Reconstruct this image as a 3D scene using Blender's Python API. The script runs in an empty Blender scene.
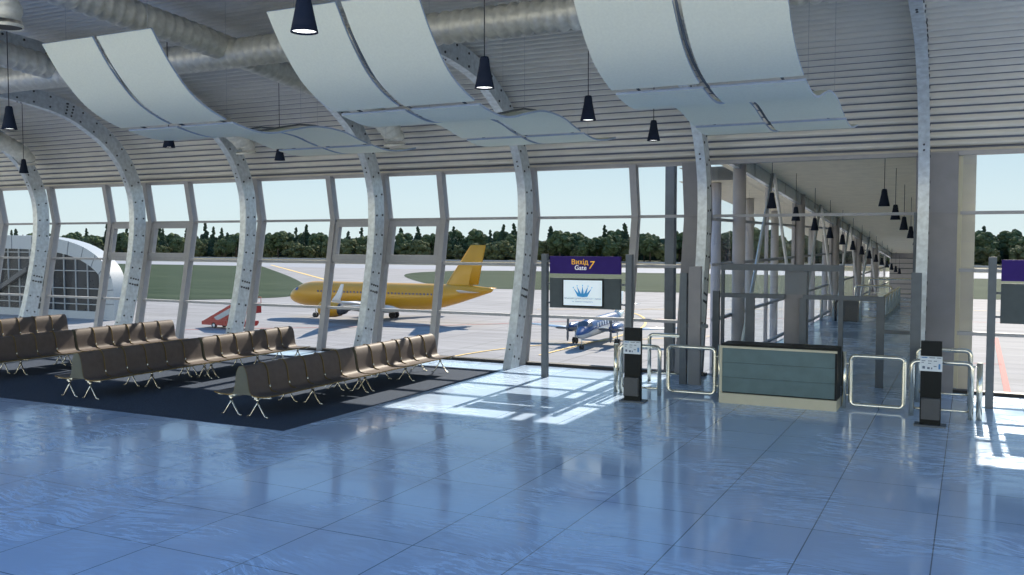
import bpy, bmesh, math, random
from mathutils import Vector, Matrix
random.seed(7)
COL = bpy.context.scene.collection
PI = math.pi

# ------------------------------------------------------------------ materials
def new_mat(name):
    m = bpy.data.materials.new(name); m.use_nodes = True
    nt = m.node_tree; b = nt.nodes['Principled BSDF']
    return m, nt, b
def N(nt, t, **kw):
    n = nt.nodes.new(t)
    for k, v in kw.items():
        if hasattr(n, k): setattr(n, k, v)
        else: n.inputs[k].default_value = v
    return n
def L(nt, a, b): nt.links.new(a, b)
def ramp(nt, stops, fac):
    r = nt.nodes.new('ShaderNodeValToRGB')
    els = r.color_ramp.elements
    while len(els) > 2: els.remove(els[-1])
    els[0].position, els[0].color = stops[0][0], (*stops[0][1], 1)
    els[1].position, els[1].color = stops[1][0], (*stops[1][1], 1)
    for p, c in stops[2:]:
        e = els.new(p); e.color = (*c, 1)
    L(nt, fac, r.inputs['Fac'])
    return r
def mat(name, col, rough=0.5, metal=0.0, var=0.08, scale=6.0, spec=0.5, bump=0.0, bscale=40.0):
    m, nt, b = new_mat(name)
    tc = N(nt, 'ShaderNodeTexCoord')
    no = N(nt, 'ShaderNodeTexNoise'); no.inputs['Scale'].default_value = scale; no.inputs['Detail'].default_value = 4
    L(nt, tc.outputs['Object'], no.inputs['Vector'])
    lo = tuple(max(0, c*(1-var)) for c in col); hi = tuple(min(1, c*(1+var)) for c in col)
    r = ramp(nt, [(0.3, lo), (0.7, hi)], no.outputs['Fac'])
    L(nt, r.outputs['Color'], b.inputs['Base Color'])
    b.inputs['Roughness'].default_value = rough; b.inputs['Metallic'].default_value = metal
    b.inputs['Specular IOR Level'].default_value = spec
    if bump:
        n2 = N(nt, 'ShaderNodeTexNoise'); n2.inputs['Scale'].default_value = bscale
        L(nt, tc.outputs['Object'], n2.inputs['Vector'])
        bp = N(nt, 'ShaderNodeBump'); bp.inputs['Strength'].default_value = bump; bp.inputs['Distance'].default_value = 0.01
        L(nt, n2.outputs['Fac'], bp.inputs['Height']); L(nt, bp.outputs['Normal'], b.inputs['Normal'])
    return m
def emis(name, col, s):
    m, nt, b = new_mat(name)
    b.inputs['Base Color'].default_value = (*col, 1)
    b.inputs['Emission Color'].default_value = (*col, 1); b.inputs['Emission Strength'].default_value = s
    return m

M = {}
M['rib'] = mat('galvanised steel', (.55, .60, .63), .42, .4, .16, 9, bump=.25, bscale=14)
M['bolt'] = mat('bolt steel', (.06, .065, .07), .6, .3)
M['mullion'] = mat('grey aluminium', (.30, .305, .32), .5, .2, .05)
M['frame_lt'] = mat('light aluminium', (.33, .34, .36), .7, .1, .05)
M['fin'] = mat('grey panel', (.22, .22, .235), .6, 0, .06, 3)
M['sail'] = mat('acoustic fabric', (.72, .735, .60), .9, 0, .03, 30, .2)
M['sail_edge'] = mat('panel edge blue grey', (.35, .43, .55), .5, .2)
M['duct'] = mat('foil duct', (.60, .60, .54), .42, .3, .12, 10, bump=.3, bscale=12)
M['chrome'] = mat('brushed steel', (.72, .71, .62), .18, .9, .05)
M['lamp'] = mat('navy lamp shade', (.012, .018, .034), .6, spec=.12)
M['cord'] = mat('black cord', (.02, .02, .025), .7)
M['glow'] = emis('lamp glow', (1, 1, .96), 2.5)
M['seat'] = mat('brown leather', (.105, .086, .080), .6, 0, .1, 8, .3)
M['brass'] = mat('brass edge', (.16, .115, .045), .5, .6)
M['endpanel'] = mat('olive grey board', (.12, .125, .095), .7)
M['black'] = mat('black laminate', (.010, .013, .014), .45, spec=.15)
M['dkgrey'] = mat('dark grey box', (.085, .09, .095), .5, spec=.25)
M['label'] = mat('white sign', (.62, .68, .72), .5)
M['ink'] = mat('ink', (.10, .14, .2), .6)
M['inkblue'] = mat('blue ink', (.05, .2, .45), .6)
M['deskpanel'] = mat('teal panel', (.085, .150, .165), .45, 0, .12, 4)
M['cream'] = mat('cream laminate', (.52, .50, .38), .45, 0, .04)
M['post'] = mat('blue grey post', (.125, .145, .165), .6, spec=.2)
M['signgrey'] = mat('slate panel', (.075, .092, .10), .7, spec=.15)
M['purple'] = mat('purple panel', (.036, .020, .15), .6, spec=.12)
M['yellow_t'] = emis('yellow letters', (.95, .5, .03), .25)
M['white_t'] = emis('white letters', (.8, .8, .85), .3)
M['screen'] = emis('screen', (.68, .78, .84), .35)
M['greytext'] = mat('grey text', (.28, .32, .36), .6)
M['corceil'] = mat('corridor ceiling', (.86, .80, .63), .8, 0, .06, 3)
M['corcol'] = mat('corridor column', (.40, .385, .395), .7, 0, .05, 3)
M['beige'] = mat('beige blocks', (.42, .41, .37), .8, 0, .06, 3)
M['white'] = mat('white paint', (.72, .72, .70), .5)
M['plane_y'] = mat('yellow aircraft paint', (.50, .25, .006), .28, 0, .04, .5)
M['plane_w'] = mat('white aircraft paint', (.62, .64, .64), .35)
M['plane_g'] = mat('dark metal', (.07, .08, .1), .4, .5)
M['cabwin'] = mat('cabin window', (.05, .09, .2), .2)
M['tyre'] = mat('tyre', (.015, .015, .017), .8)
M['pblue'] = mat('blue aircraft paint', (.02, .055, .16), .25, .1)
M['silver'] = mat('pale aircraft paint', (.5, .56, .6), .25, .4)
M['red'] = mat('red vehicle paint', (.30, .010, .010), .4)
M['bldroof'] = mat('pale roof cladding', (.36, .39, .40), .5)
M['bldglass'] = mat('dark facade glass', (.016, .024, .034), .25, 0, .5, .12, .12)
M['trunk'] = mat('bark', (.08, .06, .045), .9)
M['redline'] = mat('red paint line', (.30, .012, .02), .8)
M['yelline'] = mat('yellow paint line', (.62, .42, .12), .8)
M['sill'] = mat('black seal', (.02, .02, .02), .6)
M['roofext'] = mat('roof outer', (.4, .4, .4), .7)

def leaf_mat(name, a, b_):
    m, nt, b = new_mat(name)
    tc = N(nt, 'ShaderNodeTexCoord')
    no = N(nt, 'ShaderNodeTexNoise'); no.inputs['Scale'].default_value = 0.9; no.inputs['Detail'].default_value = 8; no.inputs['Roughness'].default_value = .75
    L(nt, tc.outputs['Object'], no.inputs['Vector'])
    r = ramp(nt, [(0.38, a), (0.68, b_)], no.outputs['Fac'])
    L(nt, r.outputs['Color'], b.inputs['Base Color'])
    b.inputs['Roughness'].default_value = .9; b.inputs['Specular IOR Level'].default_value = .1
    bp = N(nt, 'ShaderNodeBump'); bp.inputs['Strength'].default_value = 1; bp.inputs['Distance'].default_value = 1.2
    L(nt, no.outputs['Fac'], bp.inputs['Height']); L(nt, bp.outputs['Normal'], b.inputs['Normal'])
    return m
M['leaf0'] = leaf_mat('conifer needles', (.014, .030, .022), (.060, .095, .052))
M['leaf1'] = leaf_mat('broad leaves', (.028, .050, .026), (.13, .165, .075))
M['leaf2'] = leaf_mat('olive leaves', (.040, .058, .026), (.18, .185, .085))

def glass_mat(name, tint, refl):
    m = bpy.data.materials.new(name); m.use_nodes = True; nt = m.node_tree; nt.nodes.clear()
    out = N(nt, 'ShaderNodeOutputMaterial'); tr = N(nt, 'ShaderNodeBsdfTransparent'); gl = N(nt, 'ShaderNodeBsdfGlossy')
    tr.inputs['Color'].default_value = (*tint, 1); gl.inputs['Roughness'].default_value = .02
    gl.inputs['Color'].default_value = (1, 1, 1, 1)
    fr = N(nt, 'ShaderNodeFresnel'); fr.inputs['IOR'].default_value = 1.25
    no = N(nt, 'ShaderNodeTexNoise'); no.inputs['Scale'].default_value = .3
    mth = N(nt, 'ShaderNodeMath', operation='MULTIPLY'); mth.inputs[1].default_value = refl
    mx = N(nt, 'ShaderNodeMixShader')
    L(nt, fr.outputs[0], mth.inputs[0]); L(nt, mth.outputs[0], mx.inputs[0])
    L(nt, tr.outputs[0], mx.inputs[1]); L(nt, gl.outputs[0], mx.inputs[2]); L(nt, mx.outputs[0], out.inputs[0])
    return m
M['glass'] = glass_mat('clear glazing', (.95, .97, .97), .6)
M['glass2'] = glass_mat('tinted glazing', (.80, .86, .90), .8)

def floor_mat():
    m, nt, b = new_mat('polished blue grey tiles')
    tc = N(nt, 'ShaderNodeTexCoord'); sep = N(nt, 'ShaderNodeSeparateXYZ'); L(nt, tc.outputs['Object'], sep.inputs[0])
    def line(out, off, per, w):
        a = N(nt, 'ShaderNodeMath', operation='SUBTRACT'); L(nt, out, a.inputs[0]); a.inputs[1].default_value = off
        d = N(nt, 'ShaderNodeMath', operation='DIVIDE'); L(nt, a.outputs[0], d.inputs[0]); d.inputs[1].default_value = per
        f = N(nt, 'ShaderNodeMath', operation='FRACT'); L(nt, d.outputs[0], f.inputs[0])
        s = N(nt, 'ShaderNodeMath', operation='SUBTRACT'); L(nt, f.outputs[0], s.inputs[0]); s.inputs[1].default_value = .5
        ab = N(nt, 'ShaderNodeMath', operation='ABSOLUTE'); L(nt, s.outputs[0], ab.inputs[0])
        g = N(nt, 'ShaderNodeMath', operation='GREATER_THAN'); L(nt, ab.outputs[0], g.inputs[0]); g.inputs[1].default_value = .5 - w/per
        fl = N(nt, 'ShaderNodeMath', operation='FLOOR'); L(nt, d.outputs[0], fl.inputs[0])
        return g, fl
    gx, fx = line(sep.outputs['X'], -3.96+.001, 1.2225, .0065)
    gy, fy = line(sep.outputs['Y'], 9.25, 1.216, .0065)
    mxg = N(nt, 'ShaderNodeMath', operation='MAXIMUM'); L(nt, gx.outputs[0], mxg.inputs[0]); L(nt, gy.outputs[0], mxg.inputs[1])
    # per-tile tone
    cmb = N(nt, 'ShaderNodeCombineXYZ'); L(nt, fx.outputs[0], cmb.inputs[0]); L(nt, fy.outputs[0], cmb.inputs[1])
    wn = N(nt, 'ShaderNodeTexWhiteNoise'); L(nt, cmb.outputs[0], wn.inputs['Vector'])
    # sweeping scratch streaks: stretched, distorted noise
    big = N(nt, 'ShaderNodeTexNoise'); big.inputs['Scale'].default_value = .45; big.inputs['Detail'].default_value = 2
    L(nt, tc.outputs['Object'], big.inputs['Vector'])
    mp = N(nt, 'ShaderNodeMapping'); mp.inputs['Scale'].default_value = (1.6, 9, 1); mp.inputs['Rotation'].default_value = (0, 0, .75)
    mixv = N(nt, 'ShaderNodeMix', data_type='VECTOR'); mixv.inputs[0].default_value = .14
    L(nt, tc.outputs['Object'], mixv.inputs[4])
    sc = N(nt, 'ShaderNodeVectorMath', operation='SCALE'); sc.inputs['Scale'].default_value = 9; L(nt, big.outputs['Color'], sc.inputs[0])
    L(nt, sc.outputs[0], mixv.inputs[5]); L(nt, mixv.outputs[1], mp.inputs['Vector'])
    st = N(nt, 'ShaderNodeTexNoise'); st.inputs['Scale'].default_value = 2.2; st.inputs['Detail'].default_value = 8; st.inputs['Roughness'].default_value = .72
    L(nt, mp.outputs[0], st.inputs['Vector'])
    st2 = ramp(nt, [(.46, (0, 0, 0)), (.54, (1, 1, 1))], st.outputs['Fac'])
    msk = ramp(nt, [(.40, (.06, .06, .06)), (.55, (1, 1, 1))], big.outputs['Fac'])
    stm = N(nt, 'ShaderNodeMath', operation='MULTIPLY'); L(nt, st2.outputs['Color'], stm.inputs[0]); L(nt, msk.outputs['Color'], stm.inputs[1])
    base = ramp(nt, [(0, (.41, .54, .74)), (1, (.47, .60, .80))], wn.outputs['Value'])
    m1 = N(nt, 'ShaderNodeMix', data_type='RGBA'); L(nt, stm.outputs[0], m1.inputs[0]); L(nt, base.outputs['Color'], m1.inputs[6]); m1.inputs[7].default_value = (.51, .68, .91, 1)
    m2 = N(nt, 'ShaderNodeMix', data_type='RGBA'); L(nt, mxg.outputs[0], m2.inputs[0]); L(nt, m1.outputs[2], m2.inputs[6]); m2.inputs[7].default_value = (.10, .15, .22, 1)
    L(nt, m2.outputs[2], b.inputs['Base Color'])
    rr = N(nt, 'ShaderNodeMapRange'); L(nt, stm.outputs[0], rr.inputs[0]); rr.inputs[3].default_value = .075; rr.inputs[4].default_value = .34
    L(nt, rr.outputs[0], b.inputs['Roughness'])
    b.inputs['Specular IOR Level'].default_value = .62
    b.inputs['Specular Tint'].default_value = (.62, .82, 1, 1)
    nb = N(nt, 'ShaderNodeTexNoise'); nb.inputs['Scale'].default_value = 1.2; nb.inputs['Detail'].default_value = 3
    L(nt, tc.outputs['Object'], nb.inputs['Vector'])
    ad = N(nt, 'ShaderNodeMath', operation='MULTIPLY_ADD'); L(nt, stm.outputs[0], ad.inputs[0]); ad.inputs[1].default_value = .015; L(nt, nb.outputs['Fac'], ad.inputs[2])
    bp = N(nt, 'ShaderNodeBump'); bp.inputs['Strength'].default_value = .12; bp.inputs['Distance'].default_value = .01
    L(nt, ad.outputs[0], bp.inputs['Height']); L(nt, bp.outputs['Normal'], b.inputs['Normal'])
    return m
M['floor'] = floor_mat()
M['bounce_slab'] = mat('sunlit pale terrace', (.78, .75, .68), .9)  # unseen pale slab, added behind the camera to bounce warm sunlight inside
M['carpet'] = mat('dark carpet', (.052, .070, .105), .95, 0, .35, 60, .1, .4, 200)

def concrete_mat(name, c, var, joint):
    m, nt, b = new_mat(name)
    tc = N(nt, 'ShaderNodeTexCoord')
    mp = N(nt, 'ShaderNodeMapping'); mp.inputs['Scale'].default_value = (.02, .12, 1); mp.inputs['Rotation'].default_value = (0, 0, .06)
    L(nt, tc.outputs['Object'], mp.inputs['Vector'])
    no = N(nt, 'ShaderNodeTexNoise'); no.inputs['Scale'].default_value = 3; no.inputs['Detail'].default_value = 8; no.inputs['Roughness'].default_value = .65
    L(nt, mp.outputs[0], no.inputs['Vector'])
    r = ramp(nt, [(.3, tuple(x*(1-var) for x in c)), (.7, tuple(min(1, x*(1+var)) for x in c))], no.outputs['Fac'])
    br = N(nt, 'ShaderNodeTexBrick'); br.inputs['Scale'].default_value = 1
    br.offset = 0
    br.inputs['Brick Width'].default_value = 7.5; br.inputs['Row Height'].default_value = 7.5; br.inputs['Mortar Size'].default_value = .10
    br.inputs['Color1'].default_value = (1, 1, 1, 1); br.inputs['Color2'].default_value = (.92, .92, .94, 1); br.inputs['Mortar'].default_value = (joint, joint, joint, 1)
    L(nt, tc.outputs['Object'], br.inputs['Vector'])
    mx = N(nt, 'ShaderNodeMix', data_type='RGBA', blend_type='MULTIPLY'); mx.inputs[0].default_value = 1
    L(nt, r.outputs['Color'], mx.inputs[6]); L(nt, br.outputs['Color'], mx.inputs[7]); L(nt, mx.outputs[2], b.inputs['Base Color'])
    b.inputs['Roughness'].default_value = .85; b.inputs['Specular IOR Level'].default_value = .2
    return m
M['apron'] = concrete_mat('apron concrete', (.232, .232, .236), .22, .6)
M['runway'] = concrete_mat('runway concrete', (.25, .265, .29), .06, .95)
def grass_mat(name, a, b_, sc=(.03, .25, 1)):
    m, nt, b = new_mat(name)
    tc = N(nt, 'ShaderNodeTexCoord'); mp = N(nt, 'ShaderNodeMapping'); mp.inputs['Scale'].default_value = sc
    L(nt, tc.outputs['Object'], mp.inputs['Vector'])
    no = N(nt, 'ShaderNodeTexNoise'); no.inputs['Scale'].default_value = 1; no.inputs['Detail'].default_value = 7; no.inputs['Roughness'].default_value = .6
    L(nt, mp.outputs[0], no.inputs['Vector'])
    r = ramp(nt, [(.40, a), (.68, b_)], no.outputs['Fac']); L(nt, r.outputs['Color'], b.inputs['Base Color'])
    b.inputs['Roughness'].default_value = .95; b.inputs['Specular IOR Level'].default_value = .1
    return m
M['grass'] = grass_mat('airfield turf', (.009, .028, .012), (.034, .056, .030))
M['farfield'] = grass_mat('far field grass', (.020, .036, .014), (.055, .062, .030), (.01, .06, 1))
M['drygrass'] = grass_mat('dry grass', (.10, .09, .05), (.22, .19, .12), (.01, .06, 1))

# ------------------------------------------------------------------ mesh helpers
class MB:
    def __init__(s): s.v = []; s.f = []; s.m = []; s.sm = []; s.slots = []
    def slot(s, m):
        if m not in s.slots: s.slots.append(m)
        return s.slots.index(m)
    def add(s, vs, fs, m, smooth=False):
        o = len(s.v); k = s.slot(m); s.v += [tuple(v) for v in vs]
        for f in fs: s.f.append(tuple(i+o for i in f)); s.m.append(k); s.sm.append(smooth)
        return s
    def box(s, x0, x1, y0, y1, z0, z1, m):
        vs = [(x, y, z) for x in (x0, x1) for y in (y0, y1) for z in (z0, z1)]
        return s.add(vs, [(0, 1, 3, 2), (4, 6, 7, 5), (0, 4, 5, 1), (2, 3, 7, 6), (0, 2, 6, 4), (1, 5, 7, 3)], m)
    def prism(s, poly, axis, a, b, m, smooth=False):
        # poly: 2D points; axis 'x': (y,z), 'y': (x,z), 'z': (x,y)
        def P(p, t):
            return {'x': (t, p[0], p[1]), 'y': (p[0], t, p[1]), 'z': (p[0], p[1], t)}[axis]
        n = len(poly); vs = [P(p, a) for p in poly] + [P(p, b) for p in poly]
        s.add(vs, [(i, (i+1) % n, (i+1) % n+n, i+n) for i in range(n)], m, smooth)
        s.add([P(p, a) for p in poly], [tuple(range(n))[::-1]], m); s.add([P(p, b) for p in poly], [tuple(range(n))], m)
        return s
    def tube(s, pts, r, m, seg=8, caps=True, smooth=True, ripple=None):
        pts = [Vector(p) for p in pts]; n = len(pts); rings = []; up = None
        for i, p in enumerate(pts):
            t = (pts[min(i+1, n-1)] - pts[max(i-1, 0)]).normalized()
            if up is None:
                up = Vector((0, 0, 1)) if abs(t.z) < .9 else Vector((1, 0, 0))
            u = (up - t*up.dot(t)).normalized(); w = t.cross(u); up = u
            rr = r[i] if isinstance(r, (list, tuple)) else r
            rings.append([p + (u*math.cos(2*PI*k/seg) + w*math.sin(2*PI*k/seg))*rr for k in range(seg)])
        vs = [v for R in rings for v in R]; fs = []
        for i in range(n-1):
            for k in range(seg):
                a = i*seg+k; b = i*seg+(k+1) % seg
                fs.append((a, b, b+seg, a+seg))
        s.add(vs, fs, m, smooth)
        if caps:
            s.add(rings[0], [tuple(range(seg))[::-1]], m); s.add(rings[-1], [tuple(range(seg))], m)
        return s
    def lathe(s, prof, m, seg=16, c=(0, 0, 0), smooth=True):
        vs = []; fs = []
        for (r, z) in prof: vs += [(c[0]+r*math.cos(2*PI*k/seg), c[1]+r*math.sin(2*PI*k/seg), c[2]+z) for k in range(seg)]
        for i in range(len(prof)-1):
            for k in range(seg):
                a = i*seg+k; b = i*seg+(k+1) % seg; fs.append((a, b, b+seg, a+seg))
        return s.add(vs, fs, m, smooth)
    def loft(s, rings, m, smooth=True, caps=True):
        n = len(rings[0]); vs = [v for R in rings for v in R]; fs = []
        for i in range(len(rings)-1):
            for k in range(n):
                a = i*n+k; b = i*n+(k+1) % n; fs.append((a, b, b+n, a+n))
        s.add(vs, fs, m, smooth)
        if caps: s.add(rings[0], [tuple(range(n))[::-1]], m); s.add(rings[-1], [tuple(range(n))], m)
        return s
    def build(s, name, parent=None, fix=True):
        me = bpy.data.meshes.new(name); me.from_pydata(s.v, [], s.f)
        for m in s.slots: me.materials.append(M[m])
        for p, k, q in zip(me.polygons, s.m, s.sm): p.material_index = k; p.use_smooth = q
        if fix:
            bm = bmesh.new(); bm.from_mesh(me); bmesh.ops.remove_doubles(bm, verts=bm.verts, dist=1e-5)
            bmesh.ops.recalc_face_normals(bm, faces=bm.faces); bm.to_mesh(me); bm.free()
        me.update()
        o = bpy.data.objects.new(name, me); COL.objects.link(o)
        if parent is not None: o.parent = parent
        return o

def tag(o, label=None, cat=None, group=None, kind=None):
    if label: o['label'] = label
    if cat: o['category'] = cat
    if group: o['group'] = group
    if kind: o['kind'] = kind
    return o
def thing(name, label, cat, loc=(0, 0, 0), rz=0, group=None):
    o = bpy.data.objects.new(name, None); COL.objects.link(o); o.empty_display_size = .2
    o.location = loc; o.rotation_euler = (0, 0, rz)
    return tag(o, label, cat, group)
def struct(o): o['kind'] = 'structure'; return o
def sempty(name, loc=(0, 0, 0)):
    o = bpy.data.objects.new(name, None); COL.objects.link(o); o.location = loc; o['kind'] = 'structure'; return o
def copy_tree(o, parent=None):
    c = o.copy(); COL.objects.link(c)
    if parent is not None: c.parent = parent
    for ch in [x for x in COL.objects if x.parent == o]: copy_tree(ch, c)
    return c
def lerp(pts, t):
    if t <= pts[0][0]: return pts[0][1]
    for (a, b), (c, d) in zip(pts, pts[1:]):
        if t <= c: return b + (d-b)*(t-a)/(c-a)
    return pts[-1][1]
def smooth_path(pts, sub=6):
    P = [Vector(p) for p in pts]; P = [P[0]*2-P[1]] + P + [P[-1]*2-P[-2]]; out = []
    for i in range(1, len(P)-2):
        a, b, c, d = P[i-1:i+3]
        for k in range(sub):
            t = k/sub
            out.append(.5*((2*b)+(c-a)*t+(2*a-5*b+4*c-d)*t*t+(3*b-a-3*c+d)*t**3))
    out.append(P[-2]); return out

# ------------------------------------------------------------------ hall shell
RX = [-33.8, -29.1, -24.4, -19.7, -15.03, -10.4, -5.74, -1.05, 3.65, 8.3]
XL, XR = -44, 12
GP = [(0, 21.30), (3.78, 22.02), (5.05, 21.80)]
def G(z): return lerp(GP, z)

fl = MB().box(XL, XR, -6, 21.45, -.5, 0, 'floor').box(-60, 30, -60, -6, -.5, 0, 'bounce_slab'); struct(fl.build('floor'))  # second box is the added slab for sunlight bounce
fe = MB().box(-5.45, -.25, 21.45, 56.2, -.5, 0, 'floor'); struct(fe.build('floor'))
cp = MB().box(XL, -10.27, 11.95, 19.9, 0, .008, 'carpet'); tag(cp.build('carpet'), 'dark blue grey carpet under the rows of benches', 'carpet')
# corrugated vault
CP = smooth_path([(0, 21.95, 4.98), (0, 21.72, 5.4), (0, 21.2, 6.05), (0, 20.5, 6.62), (0, 19.5, 7.18), (0, 18.3, 7.58), (0, 16.8, 7.84), (0, 14.8, 8.0), (0, 12, 8.17), (0, 8, 8.3), (0, 5.5, 8.33)], 8)
cum = [0]
for a, b in zip(CP, CP[1:]): cum.append(cum[-1]+(b-a).length)
def at_arc(s_):
    for i in range(len(cum)-1):
        if s_ <= cum[i+1]:
            t = (s_-cum[i])/(cum[i+1]-cum[i]); p = CP[i].lerp(CP[i+1], t); d = (CP[i+1]-CP[i]).normalized(); return p, d
    return CP[-1], (CP[-1]-CP[-2]).normalized()
per = .195; prof = []; nseg = 8; s_ = 0
wave = [0, .2, .75, 1, 1, 1, .75, .2]
while s_ < cum[-1]:
    p, d = at_arc(s_); k = int(round(s_/(per/nseg))) % nseg
    nrm = Vector((0, -d.z, d.y)); nrm = nrm if nrm.z < 0 else -nrm
    prof.append(p + nrm*(.085*wave[k]-.065)); s_ += per/nseg
vs = []; fs = []
for p in prof: vs += [(XL, p.y, p.z), (XR, p.y, p.z)]
for i in range(len(prof)-1): fs.append((2*i, 2*i+1, 2*i+3, 2*i+2))
M['corr'] = mat('corrugated ceiling sheet', (.60, .59, .54), .55, .25, .05, 2)
M['groove_shade'] = mat('corrugated sheet shade', (.12, .14, .19), .6, .2, .05, 2)  # darker colour on the recessed faces paints shade between the corrugations
c_ = MB().add(vs, fs, 'corr', True); kg = c_.slot('groove_shade')
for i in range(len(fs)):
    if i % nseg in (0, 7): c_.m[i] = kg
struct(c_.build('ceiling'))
# roof outer skin so no light leaks, and head beam above the glazing
ro = MB(); vs = []; fs = []
for p in CP: vs += [(XL, p.y+.12, p.z+.15), (XR, p.y+.12, p.z+.15)]
for i in range(len(CP)-1): fs.append((2*i, 2*i+1, 2*i+3, 2*i+2))
ro.add(vs, fs, 'roofext'); struct(ro.build('ceiling'))
tb = MB().box(XL, XR, 21.76, 22.0, 5.0, 5.09, 'mullion'); struct(tb.build('trim_1'))
sl = MB().box(XL, -5.55, 21.2, 21.42, 0, .07, 'sill').box(-.3, XR, 21.2, 21.42, 0, .07, 'sill'); struct(sl.build('trim_2'))
ed = MB().box(XL, XR, 21.42, 21.9, -.7, -.02, 'fin').box(XL, XR, 20.9, 21.4, -9.3, -.5, 'fin'); struct(ed.build('wall_facade_base'))

# mullions at the facade
MX = []
for i, x in enumerate(RX):
    MX.append(x+.12)
for e in (-33.8, -24.4, -15.03, -5.74, 3.65):
    MX += [e-1.78, e+1.98]
MX = sorted(set(round(x, 3) for x in MX))
MX = [x for x in MX if not (-5.3 < x < -.5) and abs(x+5.62) > .3]
for k, x in enumerate(MX):
    w = .085
    poly = [(G(z)-.17, z) for z in (0, 3.78, 5.05)] + [(G(z)+.05, z) for z in (5.05, 3.78, 0)]
    struct(MB().prism(poly, 'x', x-w, x+w, 'mullion').build('trim_%d' % (k+3)))
# glazed bays
edges = [x for x in MX if x <= -5.9]; edges.append(-6.2)
bays = list(zip(edges, edges[1:])) + [(-.25, MX[[i for i, x in enumerate(MX) if x > -.25][0]])] + [(a, b) for a, b in zip(MX, MX[1:]) if a > 0]
ZT = [0.05, 1.24, 2.56, 3.78, 5.02]
even = (-33.8, -24.4, -15.03, -5.74, 3.65)
for k, (a, b) in enumerate(bays):
    w = sempty('window_%d' % (k+1))
    fr = MB()
    for z in (1.24, 2.56, 3.78):
        fr.box(a, b, G(z)-.09, G(z)+.04, z-.035, z+.035, 'frame_lt')
    mid = (a+b)/2
    if any(abs(mid-e) < 1.3 for e in even) and b-a > 1.2 and b < -6.5:
        x0, x1 = a+.08, b-.08
        for (p, q) in ((2.60, 2.78), (3.58, 3.74)):
            y = G((p+q)/2); fr.box(x0, x1, y-.12, y+.03, p, q, 'frame_lt')
        for (p, q) in ((x0, x0+.14), (x1-.14, x1)):
            fr.prism([(G(2.6)-.12, 2.6), (G(3.74)-.12, 3.74), (G(3.74)+.03, 3.74), (G(2.6)+.03, 2.6)], 'x', p, q, 'frame_lt')
    fr.build('window_frame', w)
    gl = MB(); 
    gl.add([(a, G(0), .05), (b, G(0), .05), (b, G(3.78), 3.78), (a, G(3.78), 3.78), (b, G(5.05), 5.05), (a, G(5.05), 5.05)], [(0, 1, 2, 3), (3, 2, 4, 5)], 'glass')
    gl.build('pane', w, fix=False)
# portal transom
struct(MB().box(-5.6, -.9, G(3.78)-.07, G(3.78)+.04, 3.745, 3.81, 'frame_lt').build('trim_60'))

# ------------------------------------------------------------------ steel ribs
RI = smooth_path([(0, 20.27, 0), (0, 20.56, .8), (0, 20.88, 2.08), (0, 21.06, 3.05), (0, 21.13, 3.9), (0, 21.05, 4.68), (0, 20.7, 5.47), (0, 20.15, 6.08), (0, 19.5, 6.5), (0, 18.8, 6.83), (0, 17.8, 7.05), (0, 16.3, 7.2), (0, 14.9, 7.35), (0, 13.6, 7.46), (0, 10, 7.6), (0, 5.5, 7.66)], 5)
def rib_mesh():
    n = len(RI); vs = []; outer = []
    for i, p in enumerate(RI):
        d = (RI[min(i+1, n-1)]-RI[max(i-1, 0)]).normalized()
        nr = Vector((0, d.z, -d.y))
        if i < 30 and nr.y < 0: nr = -nr
        if i >= 30 and nr.z < 0: nr = -nr
        outer.append(p+nr*(.5 if p.y > 17 else .42))
    outer[0] = Vector((0, 20.8, 0))
    W = .22
    for p, q in zip(RI, outer):
        vs += [(0, p.y, p.z), (W, p.y, p.z), (W-.03, q.y, q.z), (0.03, q.y, q.z)]
    fs = []
    for i in range(n-1):
        for k in range(4):
            a = i*4+k; b = i*4+(k+1) % 4; fs.append((a, b, b+4, a+4))
    m = MB().add(vs, fs, 'rib', False)
    # bolts along both long edges of the web, both faces, with splice clusters
    cum = [0]
    for a, b in zip(RI, RI[1:]): cum.append(cum[-1]+(b-a).length)
    def pt(s_, t):
        for i in range(n-1):
            if s_ <= cum[i+1]:
                u = (s_-cum[i])/(cum[i+1]-cum[i]); p = RI[i].lerp(RI[i+1], u); q = outer[i].lerp(outer[i+1], u)
                return p.lerp(q, t), (q-p).normalized(), (RI[i+1]-RI[i]).normalized()
        return None
    def bolt(s_, t, side):
        r = pt(s_, t)
        if not r: return
        p, u, v = r; x = W-.03*t if side > 0 else .03*t
        ring0 = [Vector((x, 0, 0)) + Vector((0, p.y, p.z)) + (u*math.cos(a)+v*math.sin(a))*.03 for a in [j*PI/3 for j in range(6)]]
        ring1 = [q + Vector((side*.018, 0, 0)) for q in ring0]
        m.loft([ring0, ring1], 'bolt', False)
    s_ = .35; k = 0
    while s_ < 16:
        for side in (1, -1):
            bolt(s_, .2, side); bolt(s_+.02, .8, side)
        s_ += .52; k += 1
    for c0 in (2.0, 8.05, 12.2):
        for ds in (-.09, .09):
            for t in (.2, .42, .62, .82):
                for side in (1, -1): bolt(c0+ds, t, side)
    # pair of bolts on the narrow front face
    for s0 in (.5, 5.2, 9.5):
        for ds in (0, .12):
            p, u, v = pt(s0+ds, 0)
            r0 = [Vector((.11, p.y, p.z)) + (Vector((1, 0, 0))*math.cos(a)+v*math.sin(a))*.022 for a in [j*PI/3 for j in range(6)]]
            m.loft([r0, [q-u*.018 for q in r0]], 'bolt', False)
    return m
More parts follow.
